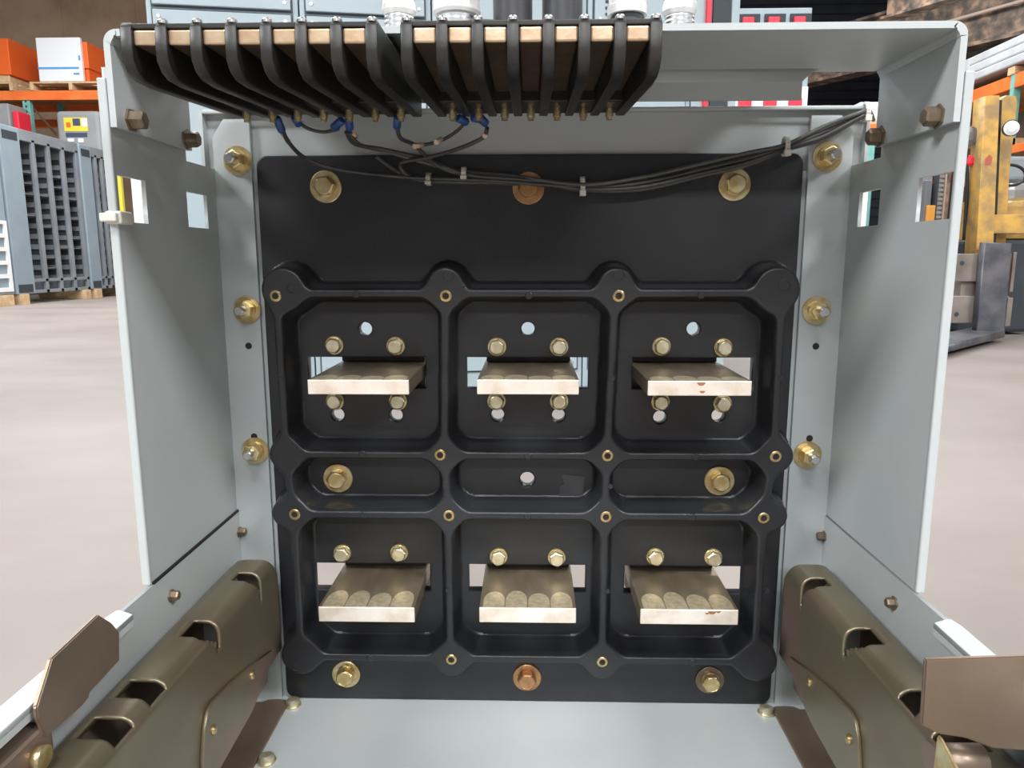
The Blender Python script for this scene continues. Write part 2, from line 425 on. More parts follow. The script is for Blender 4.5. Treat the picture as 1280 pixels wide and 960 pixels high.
X, Z = np.meshgrid(gx, gz, indexing='ij')
D = np.full(X.shape, 9.0)
def smin(a, b, k):
    hh = np.clip(.5+.5*(b-a)/k, 0, 1); return b*(1-hh)+a*hh-k*hh*(1-hh)
RW = .0036
def sdf(X, Z):
    D = np.full(X.shape, 9.0)
    for x0, z0, x1, z1 in segs:
        dx, dz = x1-x0, z1-z0; t = np.clip(((X-x0)*dx+(Z-z0)*dz)/(dx*dx+dz*dz), 0, 1)
        D = smin(D, np.hypot(X-x0-t*dx, Z-z0-t*dz)-RW, .004)
    for x, z, s, sx, sz in diam:
        a = (np.abs(X-x)+np.abs(Z-z)-s)/math.sqrt(2)
        if sx: a = np.maximum(a, -sx*(X-x)-.003)
        if sz: a = np.maximum(a, -sz*(Z-z)-.003)
        D = smin(D, a, .005)
    for x, z, r in circles: D = smin(D, np.hypot(X-x, Z-z)-r, .010)
    return D
D = sdf(X, Z)
# keep boss diamonds from spilling outside of the frame
def outer(X, Z):
    xl = np.interp(Z, [.03, .0655, .2122, .2708, .4212, .47], [-.2225+.0002, -.2222, -.2222, -.2262, -.2272, -.2272])
    return xl
e = 1e-4
Gx = (sdf(X+e, Z)-sdf(X-e, Z))/(2*e); Gz = (sdf(X, Z+e)-sdf(X, Z-e))/(2*e)
DR = .0046      # draft of the walls
rim = .0016
prof_d = np.array([-.02, -rim, -rim*.45, 0, rim*.35, DR*.62, DR, DR+.0015, DR+.004])
prof_h = np.array([HR, HR, HR-.0003, HR-.0011, HR-.0030, HR*.40, .0016, .0004, -.0006])
# snap grid vertices to the key contours so that rims stay crisp
Xs, Zs = X.copy(), Z.copy()
for lvl in (-rim, 0, DR):
    mk = np.abs(D-lvl) < st*.5
    gn = Gx**2+Gz**2+1e-6
    Xs = np.where(mk, X-(D-lvl)*Gx/gn, Xs); Zs = np.where(mk, Z-(D-lvl)*Gz/gn, Zs)
D2 = sdf(Xs, Zs); Hh = np.interp(D2, prof_d, prof_h)
keep = D2 < DR+.0025
cell_ok = keep[:-1, :-1] & keep[1:, :-1] & keep[1:, 1:] & keep[:-1, 1:]
idx = -np.ones(X.shape, int); used = np.zeros(X.shape, bool)
for a, c in ((slice(None, -1), slice(None, -1)), (slice(1, None), slice(None, -1)), (slice(1, None), slice(1, None)), (slice(None, -1), slice(1, None))): used[a, c] |= cell_ok
idx[used] = np.arange(used.sum())
verts = np.stack([Xs[used], -Hh[used], Zs[used]], 1)
I, J = np.nonzero(cell_ok)
faces = np.stack([idx[I, J], idx[I+1, J], idx[I+1, J+1], idx[I, J+1]], 1)
me = bpy.data.meshes.new('rib_grid')
me.from_pydata(verts.tolist(), [], faces.tolist()); me.materials.append(BLACK)
me.polygons.foreach_set('use_smooth', np.ones(len(faces), bool)); me.update()
grid = bpy.data.objects.new('rib_grid', me); COL.objects.link(grid); grid.parent = pn; WM[grid.name] = WM[pn.name].copy()
# moulding bosses (small round ejector marks) on the ribs
def mark(px, prof, d):
    q = U(*px, 'Y', -HR); b = MB(); b.lathe((q.x, -HR+d, q.z), (0, -1, 0), prof, 16); b.build('moulding_mark', BLACK, grid)
for px in ((445, 368), (661, 369.5), (876.5, 369), (453, 567.5), (660, 570), (869.5, 571), (454, 643.5), (659.5, 645.5), (865.5, 646.5), (463, 823), (866, 828)): mark(px, [(0, .0036), (.0026, .0034), (.0030, .0028)], .002)
for px in ((351, 474), (556, 476), (765.5, 473), (976, 473), (557, 608), (763, 608), (560, 738), (759.5, 739), (958.5, 739)): mark(px, [(0, .0026), (.0028, .0022)], .002)
for px in ((366, 360), (560, 345), (773.5, 344), (981, 357), (371, 833)): mark(px, [(0, .0056), (.0014, .0054), (.0015, .0047), (.0010, .0044)], .001)
for px in ((344, 370), (557, 370), (773.5, 370), (550, 569), (759.5, 570), (970, 571), (368, 643.5), (561, 645), (757.5, 646.5), (955, 648), (564, 825), (753, 828)):
    q = U(*px, 'Y', -HR-.001); o = (q.x, -HR+.001, q.z)
    b = MB(); b.lathe(o, (0, -1, 0), [(0, .0053), (.0016, .0053), (.0020, .0046), (.0021, .0031), (.0012, .0030)], 20, caps=False)
    b.mi = 1; b.lathe(o, (0, -1, 0), [(.0008, .0031), (.0011, .0030)], 16)
    b.build('brass_insert', [BRASS, HOLE], grid)
# scrap of clear tape left in the middle recess
b = MB(); q0 = U(700, 600, 'Y', 0); q1 = U(728, 624, 'Y', 0)
b.prism([(q0.x+.002, q0.z+.006), (q0.x+.004, q0.z-.004), (q0.x, q0.z-.006), (q0.x-.001, q1.z), (q1.x, q1.z), (q1.x+.002, q0.z+.004)], 'Y', -.0006, 0)
b.build('tape_scrap', mat('grey_tape', (.035, .036, .040), (.05, .05, .055), .3, 0, 60), pn)
def hex_bolt(parent, name, x, y, z, rw, rh, hh, mats, label=None):
    b = MB(); o = (x, y, z); q = random.random()*PI/3
    b.lathe(o, (0, -1, 0), [(0, rw), (.0017, rw), (.0021, rw*.96)], 32)
    b.mi = 1
    b.lathe(o, (0, -1, 0), [(.0021, rh*1.02), (.0036, rh*1.02)], 28)
    b.lathe(o, (0, -1, 0), [(.0036, rh*1.07), (hh-.0012, rh*1.07)], 6, False, q, caps=False)
    b.lathe(o, (0, -1, 0), [(hh-.0012, rh*1.05), (hh, rh*.88)], 6, False, q)
    b.lathe(o, (0, -1, 0), [(hh-.0001, rh*.86), (hh+.0002, rh*.80), (hh-.0002, rh*.76)], 24)
    return b.build(name, mats, parent)
for x, z, mw in ((-.1858, .5175, ZINC), (.0010, .5155, COPZ), (.1884, .5178, ZINC), (-.1860, .2390, ZINC), (.1872, .2386, ZINC), (-.1862, .0290, ZINC), (.0006, .0277, COPZ), (.1871, .0276, DULLZ)):
    hex_bolt(pn, 'panel_bolt', x, 0, z, .0146, .0090, .0105, [mw, COPZ if mw is COPZ else ZINC])

# ================================================================== BUS BAR STABS
SL = dict(UL='upper left tarnished bus bar stab of the six in the black panel', UM='upper middle tinned bus bar stab of the six in the black panel',
          UR='upper right bus bar stab with a rust speck on its pale front edge', LL='lower left bus bar stab of the six in the black panel',
          LM='lower middle bus bar stab of the six in the black panel', LR='lower right bus bar stab with a chipped front edge')
BW = .0862
for k, (cx, x0, x1, zb, yf, up) in stabs.items():
    t = .0125 if up else .0145
    S = thing('bus_bar_stab', SL[k], 'bus bar', (cx, 0, zb-t), 0, 'bus bar stabs through the black panel')
    bw = .0850 if up else .0875
    b = MB(); b.box(cx-bw/2, cx+bw/2, yf, .13, zb-t, zb, .0008)
    for fc in b.bm.faces:
        c_ = fc.calc_center_median(); 
        if c_.y < yf+.0009: fc.material_index = 1
    b.build('bar', [TARN, TIN], S)
    # finger wear marks on top of the bar: four rounded polished patches
    for i in range(4):
        xc = cx+(-.375+.25*i)*bw*.94; hw = bw*.112; L = (.026 if up else .034)+.003*math.sin(i*2.1+cx*40)
        pts = [(xc-hw, yf+.001), (xc+hw, yf+.001)]
        for j in range(9):
            a = PI*j/8; pts.append((xc+hw*math.cos(a), yf+L*.45+L*.5*math.sin(a)))
        b = MB(); b.prism(pts, 'Z', zb-.0002, zb+.00012); b.build('wear_mark', SCUFF, S)
    if k in ('UR', 'LR'):
        for px, py, r in (((878, 490, .0013), (876.5, 480, .0019)) if k == 'UR' else ((890, 766, .0020), (898, 765, .0013), (884, 767, .0010))):
            q = U(px, py, 'Y', yf); zq = min(max(q.z, zb-t+r+.0006), zb-r-.0004)
            rs = MB(); rs.prism([(q.x+r*math.cos(a)*(1.6+.5*math.sin(3*a)), zq+r*math.sin(a)*(1+.3*math.cos(2*a))) for a in np.linspace(0, 2*PI, 15)[:-1]], 'Y', yf-.00015, yf+.0002); rs.build('rust_spot', RUSTS, S)
    # clamp angles behind the panel
    b = MB()
    zt, zl = (zb+.021, zb-t-.021)
    b.box(cx-bw/2+.002, cx+bw/2-.002, PT+.0005, .05, zb+.0005, zt, .001)
    b.box(cx-bw/2+.002, cx+bw/2-.002, PT+.0005, .05, zl, zb-t-.0005, .001)
    b.build('clamp_angle', DARKMET, S)
    for px in bolts[k]:
        q = U(*px, 'Y', -.004); hex_bolt(S, 'clamp_bolt', q.x, 0, q.z, .0089, .0073, .0088, [ZINC, ZINCPALE])
    if not up:
        for px in bolts[k]:
            q = U(*px, 'Y', -.004); hex_bolt(S, 'clamp_bolt', q.x, 0, zb-t-.0155, .0089, .0073, .0088, [ZINC, ZINCPALE])

# ================================================================== SECONDARY TERMINAL BLOCKS
def fin_prof():
    p = [(-.068, .5885), (-.068, .5665), (-.072, .5655)]
    p += [(-.215, .5575), (-.232, .5580), (-.240, .5610), (-.2450, .5665), (-.2455, .5730), (-.2450, .5850), (-.2420, .5885)]
    return p
pins = []
for side, xa, lab in ((0, -.2336, 'left black terminal block with seven copper contacts under the hood'), (1, -.0690, 'right black terminal block with seven copper contacts under the hood')):
    sp = .0206
    tb = thing('terminal_block', lab, 'terminal block', (xa+3.5*sp, -.16, .560), 0, 'terminal blocks under the hood')
    b = MB(); x0, x1 = xa, xa+7*sp
    b.box(x0, x1, -.243, -.070, .5848, .5878, .0006)
    b.box(x0+.002, x1-.002, -.115, -.070, .568, .5878, .001)
    b.box(x0+.002, x1-.002, -.165, -.075, .5875, ZT-.0045, .001)
    b.build('base', BLACK2, tb)
    for i in range(8):
        x = xa+i*sp
        b = MB(); b.prism(fin_prof(), 'X', x-.0035, x+.0035, bev=.0008)
        fin = b.build('barrier', BLACK2, tb)
        if side or i > 0:
            b = MB(); b.lathe((x, -.2405, .588), (0, 0, 1), [(0, .0030), (.0016, .0030), (.0026, .0020)], 14); b.build('screw', STEEL, fin)
    for i in range(7):
        x = xa+(i+.5)*sp
        b = MB(); b.box(x-.0068, x+.0068, -.2430, -.112, .5757, .5842, .0012); b.bm.normal_update()
        for fc in b.bm.faces: fc.material_index = 0 if fc.calc_center_median().y < -.2415 else 1  # faces behind the front coloured darker for the unlit underside
        b.build('contact', [COPPER, COPSHADE], tb)
        b = MB(); b.lathe((x, -.088, .568), (0, 0, -1), [(0, .0032), (.006, .0032), (.0062, .0024), (.0085, .0024)], 10); b.build('terminal_pin', ZINC, tb)
        pins.append(x)

# ================================================================== WIRING
def W(px, py, y): return U(px, py, 'Y', y)
wh = thing('wiring_harness', 'bundle of dark control wires with blue lugs across the top of the black panel', 'wiring', (0, -.015, .52))
tail = [(728, 233), (800, 227), (880, 209), (935, 196), (982, 183), (1030, 163), (1075, 143)]
def tailpts(dy, dd):
    o = []
    for i, (a, b_) in enumerate(tail):
        k = 1 if i not in (0, 4, 6) else .45
        o.append(W(a, b_+dy*k, -.016+dd if i < 5 else -.010+dd))
    o.append(W(1086, 139+dy*.3, .004)); o.append(W(1092, 150, .035))
    return o
wires = [
 (WIREK, [W(352, 158, -.075), W(361, 178, -.06), W(384, 199, -.035), W(430, 213, -.02), W(500, 221, -.015), W(536, 223, -.013), W(620, 226, -.013)], (2, 0)),
 (WIREG, [W(437, 165, -.07), W(450, 181, -.05), W(485, 190, -.03), W(530, 203, -.02), W(580, 215, -.013), W(640, 220, -.012)], (-5, -.003)),
 (WIREK, [W(433, 165, -.072), W(444, 180, -.055), W(480, 187, -.035), W(530, 199, -.02), W(583, 218, -.015), W(650, 224, -.014)], (-1, .004)),
 (WIREK, [W(497, 160, -.075), W(501, 173, -.06), W(519, 182, -.045), W(545, 206, -.02), W(583, 219, -.013), W(650, 227, -.011)], (4, .003)),
 (WIREK, [W(609, 160, -.075), W(602, 173, -.06), W(570, 187, -.045), W(535, 197, -.03), W(500, 205, -.02), W(520, 224, -.012), W(580, 228, -.011), W(660, 229, -.010)], (7, -.001)),
 (WIREG, [W(470, 196, -.012), W(500, 216, -.010), W(536, 227, -.0085), W(620, 229, -.0085), W(680, 231, -.009)], (10, .002)),
]
for mt, pts, (dy, dd) in wires:
    MB().tube(smooth_path(pts+tailpts(dy, dd)), .0018, 8).build('wire', mt, wh)
MB().tube(smooth_path([W(372, 152, -.075), W(386, 161, -.065), W(405, 165, -.06), W(423, 161, -.07)]), .0015, 8).build('wire', WIREK, wh)
MB().tube(smooth_path([W(583, 150, -.075), W(572, 163, -.06), W(548, 177, -.05), W(520, 181, -.045), W(500, 172, -.06)]), .0015, 8).build('wire', WIREK, wh)
for a, c in (((345, 146), (353, 165)), ((368, 146), (374, 156)), ((428, 150), (416, 160)), ((436, 147), (437, 162)), ((497, 146), (496, 160)), ((572, 147), (584, 153)), ((598, 145), (608, 155)), ((590, 147), (604, 149))):
    p0, p1 = W(*a, -.083), W(*c, -.075)
    b = MB(); b.tube([p0, p0.lerp(p1, .1), p0.lerp(p1, .9), p1], [.0024, .0034, .0034, .0026], 10); b.build('terminal_lug', BLUE, wh)
for a, c in (((353, 166), (361, 178)), ((441, 166), (445, 170)), ((545, 178), (551, 174)), ((606, 170), (608, 165)), ((518, 183), (528, 181))):
    p0, p1 = W(*a, -.068), W(*c, -.058); MB().tube([p0, p1], .0021, 8).build('wire_marker', SLEEVE, wh)
for (px, py, hh, mt, y) in ((536, 224, 5.5, TIEY, -.012), (580, 217, 5.5, TIEW, -.013), (728, 233, 9, TIEW, -.013), (982, 183, 9, TIEW, -.016), (1082, 140, 9, TIEW, -.004)):
    c0 = W(px, py, y); k = .00072*hh
    b = MB()
    ring = [c0+Vector((0, .0062*math.cos(t), k*1.15*math.sin(t))) for t in np.linspace(0, 2*PI, 20)]
    for q0, q1 in zip(ring, ring[1:]):
        mid = (q0+q1)/2; b.cyl(q0-Vector((.0021, 0, 0)), q0+Vector((.0021, 0, 0)), .0012, n=6); b.tube([q0-Vector((.0012, 0, 0)), q1-Vector((.0012, 0, 0))], .0011, 6); b.tube([q0+Vector((.0012, 0, 0)), q1+Vector((.0012, 0, 0))], .0011, 6)
    b.box(c0.x-.0028, c0.x+.0028, c0.y-.0085, c0.y-.0035, c0.z-k*1.35, c0.z-k*.55, .0006)
    b.build('cable_tie', mt, wh)

# ================================================================== RACKING RAILS
def rail(s, lab):
    Xw = XL+.0015 if s < 0 else XR-.0015
    R = thing('racking_rail', lab, 'rail', (Xw-s*.02, -.24, 0), 0, 'racking rails in the cell')
    fx = Xw-s*.0420                     # inner face
    ztop = .1670; rr = .011; zbot = .056
    prof = [(Xw-s*.002, ztop-.016), (Xw-s*.005, ztop-.006), (Xw-s*.010, ztop-.0012), (Xw-s*.016, ztop), (Xw-s*.022, ztop), (Xw-s*.027, ztop)]
    for i in range(1, 9):
        a = PI/2*i/8; prof.append((fx+s*(rr-rr*math.sin(a)), ztop-rr+rr*math.cos(a)))
    nsh = len(prof)
    prof += [(fx, z) for z in (.152, .148, .144, .140, .134, .124, .110, .095, .080, .068, zbot)]
    ya, yb = -.018, -.43
    ys = sorted(set([ya, -.0195, -.0215, -.024] + [round(-.026-.002*i, 4) for i in range(203)]), reverse=True)
    t = bmesh.new(); n = len(prof); G = [[None]*n for _ in ys]
    for j, y in enumerate(ys):
        for k, (x, z) in enumerate(prof):
            zz = z
            if y > -.036 and z > .1: zz = z-(.012*((y+.036)/.018)**2)*min(1, (z-.1)/.05)
            if z < .09 and y > -.06: zz = max(z, .079)-.0005*k
            G[j][k] = t.verts.new((x, y, zz))
    def cut(y, k):
        z = (prof[k][1]+prof[k+1][1])/2; dx = abs(prof[k][0]-Xw)
        for far, near, tail in ((-.062, -.079, .142), (-.155, -.179, .143)):
            if dx > .021 and z > tail:
                lim = near if k < nsh-5 else far-.0045-(abs(near-far)-.0045)*max(0, min(1, (z-.150)/.014))
                if lim <= y <= far: return True
        for y0, y1 in ((-.259, -.238), (-.301, -.280), (-.36, -.338)):
            if y0 <= y <= y1 and dx > .0135 and k < nsh-3 and k >= 3: return True
        return False
    for j in range(len(ys)-1):
        for k in range(n-1):
            if cut((ys[j]+ys[j+1])/2, k): continue
            f_ = t.faces.new((G[j][k], G[j+1][k], G[j+1][k+1], G[j][k+1])); f_.smooth = True
    bmesh.ops.delete(t, geom=[v for v in t.verts if not v.link_faces], context='VERTS')
    bmesh.ops.recalc_face_normals(t, faces=t.faces[:])
    if sum(f.normal.z for f in t.faces) < 0: bmesh.ops.reverse_faces(t, faces=t.faces[:])
    bmesh.ops.solidify(t, geom=t.faces[:], thickness=.0026)
    b = MB(); b.merge(t); b.build('channel', OLIVE, R)
    # end tab of the channel against the rear frame
    tb_ = MB(); tb_.prism([(Xw-s*.003, .079), (fx+s*.001, .079), (fx+s*.001, .146), (fx+s*.006, .154), (Xw-s*.004, .150)], 'Y', -.0185, -.0165); tb_.build('end_tab', OLIVE, R)
    # riveted plate on the lower half of the inner face, and the foot flange on the pan
    x0 = fx-s*.0002; x1 = fx-s*.0032
    up = [(-.052, .0835), (-.100, .0965), (-.1438, .1067), (-.180, .1125), (-.1895, .1105), (-.1965, .100), (-.2025, .080), (-.2060, .054), (-.176, .0525), (-.110, .056), (-.094, .060), (-.087, .074)]
    b = MB(); b.prism(up, 'X', min(x0, x1), max(x0, x1), bev=.0006); br = b.build('rivet_plate', OLIVE, R)
    fo = MB()
    fo.box(min(fx+s*.040, fx-s*.001), max(fx+s*.040, fx-s*.001), -.43, -.0115, .0002, .0036, .0008)
    fo.prism([(fx+s*.026, -.0115), (fx+s*.021, -.0075), (fx+s*.012, -.0065), (fx+s*.003, -.0075), (fx-s*.001, -.0115), (fx-s*.001, -.02), (fx+s*.026, -.02)], 'Z', .0003, .0034)
    fo.build('foot_flange', OLIVEB, R)
    b = MB(); b.box(min(Xw-s*.0005, Xw-s*.0035), max(Xw-s*.0005, Xw-s*.0035), -.43, -.10, .0036, .155); b.build('wall_leg', OLIVEB, R)
    for y, z in ((-.104, .0895), (-.184, .0915)):
        rv = MB(); rv.lathe((x1, y, z), (-s, 0, 0), [(0, .0040), (.001, .0040), (.0022, .0030), (.0026, .001)], 14); rv.build('rivet', BRASS, br)
    return R
rail(-1, 'left olive chromate racking rail with hook slots on the floor pan')
rail(1, 'right olive chromate racking rail with hook slots on the floor pan')

# interlock levers on the rails
def slab(pts3, th, nrm):
    nrm = Vector(nrm).normalized(); b = MB(); A = [b.bm.verts.new(Vector(p)+nrm*th/2) for p in pts3]; B = [b.bm.verts.new(Vector(p)-nrm*th/2) for p in pts3]
    b.bm.faces.new(A); b.bm.faces.new(B[::-1])
    for i in range(len(A)): b.bm.faces.new((A[i], A[(i+1) % len(A)], B[(i+1) % len(A)], B[i]))
    bmesh.ops.recalc_face_normals(b.bm, faces=b.bm.faces[:])
    bmesh.ops.bevel(b.bm, geom=[e_ for e_ in b.bm.edges], offset=.0008, segments=2, affect='EDGES')
    return b
lv = thing('interlock_lever', 'brown angular interlock lever standing above the left rail', 'lever', (-.28, -.28, .165))
pl = [U(px, py, 'X', -.272) for px, py in ((120, 768), (138, 779), (147, 790), (147, 826), (110, 866), (108, 873), (100, 883), (55, 922), (44, 898), (43, 884), (62, 823))]
slab(pl, .003, (1, 0, 0)).build('plate', OLIVEB, lv)
b = MB(); q = U(12, 948, 'X', -.278)
b.box(q.x-.010, q.x+.006, q.y-.06, q.y+.028, q.z-.022, q.z+.004, .003); b.build('bracket', OLIVEB, lv)
b = MB(); b.cyl((q.x+.0055, q.y+.012, q.z-.008), (q.x+.011, q.y+.012, q.z-.008), .0065, n=18); b.build('pivot', ZINC, lv)
rvv = thing('interlock_lever', 'wide brown interlock lever plate projecting above the right rail', 'lever', (.27, -.33, .19))
yR = -.335
A = [U(1155, 823, 'Y', yR), U(1330, 817, 'Y', yR), U(1330, 940, 'Y', yR), U(1240, 934, 'Y', yR), U(1205, 921, 'Y', yR), U(1172, 916, 'Y', yR), U(1150, 905, 'Y', yR)]
slab(A, .003, (0, 1, 0)).build('plate', OLIVEB, rvv)
b = MB(); q = U(1178, 922, 'Y', yR)
pp = [(q.x-.001, yR, q.z), (q.x+.004, yR, q.z-.001), (q.x+.02, yR-.03, q.z-.035), (q.x+.006, yR-.03, q.z-.045)]
slab([(q.x-.002, yR, q.z+.002), (q.x-.002, yR-.06, q.z-.02), (q.x-.002, yR-.06, q.z-.07), (q.x-.002, yR, q.z-.04)], .0025, (1, 0, 0)).build('web', ZINC, rvv)
b = MB(); b.cyl((q.x+.002, yR+.012, q.z-.022), (q.x+.03, yR+.012, q.z-.022), .009, n=18); b.build('pivot', OLIVEB, rvv)

# ================================================================== CONDUIT FITTINGS STANDING ON THE HOOD
shp = MB(); shp.prism(rrect(-.236, .222, -.150, .030, .006), 'Z', ZT+.0002, ZT+.0030)  # unseen plate added on the hood to keep the rear header in shade
tag(shp.build('shade_plate', GREY), 'added flat grey shade plate on the hood under the row of conduit fittings', 'plate')
ZSP = ZT+.0030
def fitting(px, wpx, kind, lab, y=-.11, zrim=None):
    c0 = U(px, 24, 'Y', y); r = wpx/2*(y-CP.y)/F
    t = thing('conduit_fitting', lab, 'fitting', (c0.x, y, ZSP), 0, 'conduit fittings on top of the hood')
    z0 = ZSP
    if kind == 'black':
        MB().lathe((c0.x, y, z0), (0, 0, 1), [(0, r*1.04), (.012, r*1.04), (.0125, r), (.11, r)], 28).build('tube', FITK, t)
        return
    zr = c0.z+.002 if zrim is None else zrim
    b = MB(); b.lathe((c0.x, y, z0), (0, 0, 1), [(0, r*.78), (zr-z0, r*.78)], 24)
    for i in range(6): b.lathe((c0.x, y, z0), (0, 0, 1), [((zr-z0)*i/6, r*.8), ((zr-z0)*(i+.5)/6, r*.86), ((zr-z0)*(i+1)/6, r*.8)], 24, caps=False)
    b.build('threaded_neck', STEEL if kind != 'banded' else FITK, t)
    b = MB()
    if kind == 'hex':
        b.lathe((c0.x, y, zr), (0, 0, 1), [(0, r*.92), (.002, r), (.004, r)], 24); b.lathe((c0.x, y, zr+.004), (0, 0, 1), [(0, r*.97), (.022, r*.93)], 6, False, .4)
        b.lathe((c0.x, y, zr+.026), (0, 0, 1), [(0, r*.8), (.05, r*.75)], 24)
    elif kind == 'ribbed':
        b.lathe((c0.x, y, zr), (0, 0, 1), [(0, r*.85), (.003, r), (.007, r*.97), (.012, r*.86), (.06, r*.80)], 28)
        for i in range(8):
            a = 2*PI*i/8; b.cyl((c0.x+r*.86*math.cos(a), y+r*.86*math.sin(a), zr+.01), (c0.x+r*.82*math.cos(a), y+r*.82*math.sin(a), zr+.06), .0012, n=6)
    else:
        b.lathe((c0.x, y, zr), (0, 0, 1), [(0, r), (.006, r*1.02), (.007, r*.95), (.07, r*.9)], 28)
    b.build('cap', FITW, t)
fitting(499, 40, 'ribbed', 'tapered pale fitting on the hood, leftmost of the row')
fitting(571, 56, 'hex', 'pale hex fitting on the hood, second from the left of the row')
fitting(641, 46, 'black', 'left of the two black conduit tubes on the hood')
fitting(702, 46, 'black', 'right of the two black conduit tubes on the hood')
fitting(784, 46, 'banded', 'pale fitting with a dark lower band on the hood')
fitting(849, 40, 'ribbed', 'white ribbed fitting on the hood, rightmost of the row')

# ================================================================== BACKGROUND: PALE CABINET LINE-UP
P0 = Vector((-1.675, 2.70, 0)); dirv = Vector((2.82, .52, 0)).normalized(); ang = math.atan2(dirv.y, dirv.x)
def along(px):
    d = fw + r2*((px-640)/F) - u2*((10-480)/F)
    # ray (horizontal) against the cabinet front line
    a = np.array([[d.x, -dirv.x], [d.y, -dirv.y]]); t_, s_ = np.linalg.solve(a, np.array([P0.x-CP.x, P0.y-CP.y])); return float(s_)
cabs = [(182, 374, 'pale blue-grey switchgear cabinet behind the cell, leftmost of the line-up', 'plain'),
        (374, 540, 'pale blue-grey switchgear cabinet second from the left behind the cell', 'plain'),
        (540, 735, 'pale blue-grey switchgear cabinet behind the black conduit tubes', 'plain'),
        (735, 868, 'pale blue-grey cabinet with vent louvres behind the right terminal block', 'vent'),
        (868, 925, 'narrow grey cabinet with red strip and dark door at the right end of the line-up', 'red')]
for a, c, lab, kind in cabs:
    s0, s1 = along(a), along(c); wd = s1-s0-.006; o = P0+dirv*s0; o.z = FZ
    t = thing('electrical_cabinet', lab, 'cabinet', o, ang, 'pale cabinets behind the cell')
    Hc = 2.35
    b = MB(); b.box(0, wd, 0, .8, 0, Hc, .006); b.build('body', CABG, t, True)
    def panel(x0, x1, z0, z1, nm='panel', mt=CABG):
        b = MB(); b.box(x0-.008, x1+.008, -.003, .001, z0-.008, z1+.008); b.build('panel_gap', CABS, t, True)
        b = MB(); b.box(x0, x1, -.018, -.001, z0, z1, .004); pnl = b.build(nm, mt, t, True)
        for x in (x0+.025, x1-.025):
            for z in (z0+.03, z1-.03):
                b = MB(); b.lathe((x, -.018, z), (0, -1, 0), [(0, .009), (.004, .007)], 12); b.build('screw', STEEL, pnl, True)
        return pnl
    mx = .03
    if kind == 'red':
        b = MB(); b.box(wd*.25, wd*.36, -.02, 0, 1.35, Hc-.05, .003); b.build('red_strip', RED, t, True)
        b = MB(); b.box(wd*.40, wd*.80, -.012, 0, .1, Hc-.1, .004); b.build('dark_door', CABD, t, True)
        b = MB(); b.box(wd*.82, wd, -.015, 0, .05, Hc-.02, .003); b.build('corner_post', CABG, t, True)
        continue
    panel(mx, wd-mx, .10, .355, 'base_panel')
    panel(mx, wd-mx, .375, 1.0, 'lower_door'); panel(mx, wd-mx, 1.02, 1.725, 'middle_door'); panel(mx, wd-mx, 1.745, Hc-.03, 'upper_panel')
    if kind == 'vent':
        b = MB()
        for i in range(12): b.box(.08, .14, -.021, -.017, 1.62+i*.028, 1.632+i*.028)
        b.build('louvre', CABD, t, True)
    b = MB(); b.box(.075, .19, -.028, -.018, .385, .50, .008); b.lathe((.11, -.028, .43), (0, -1, 0), [(0, .008), (.006, .006)], 12); b.build('latch_plate', CABG, t, True)

# starter panels with red handles, further back
t = thing('motor_starter_cubicle', 'low grey cubicle with red handles beyond the right end of the cabinets', 'cubicle', (2.15, 6.0, FZ))
za_ = U(960, 9, 'Y', 6.0).z; xa_ = U(920, 20, 'Y', 6.0).x; xb_ = U(1016, 20, 'Y', 6.0).x
MB().box(xa_-.6, xb_, 6.02, 6.7, FZ, za_, .006).build('body', CABG, t)
wd = (xb_-xa_)/3
for i in range(3):
    x0 = xa_+.03+i*wd; x1 = x0+wd*.82
    zt_, zb1 = U(960, 17, 'Y', 6).z, U(960, 31, 'Y', 6).z
    for zz in (0, -.78):
        b = MB(); b.box(x0, x1, 6.0, 6.03, zb1+zz-.05, zt_+zz, .004); rc = b.build('recess', CABD, t)
        b = MB(); b.box(x0+.02, x0+wd*.55, 5.96, 6.0, zb1+zz-.02, zb1+zz+.055, .01); b.build('red_handle', RED, rc)
    zc1 = U(960, 130, 'Y', 6).z
    b = MB(); b.box(x0+wd*.1, x0+wd*.62, 5.975, 6.02, zc1-.06, zc1+.045, .01); b.build('red_handle', RED, t)
MB().box(xa_-.1, xb_, 6.0, 6.02, zc1-.35, zc1+.14, .003).build('white_band', WHITE, t)

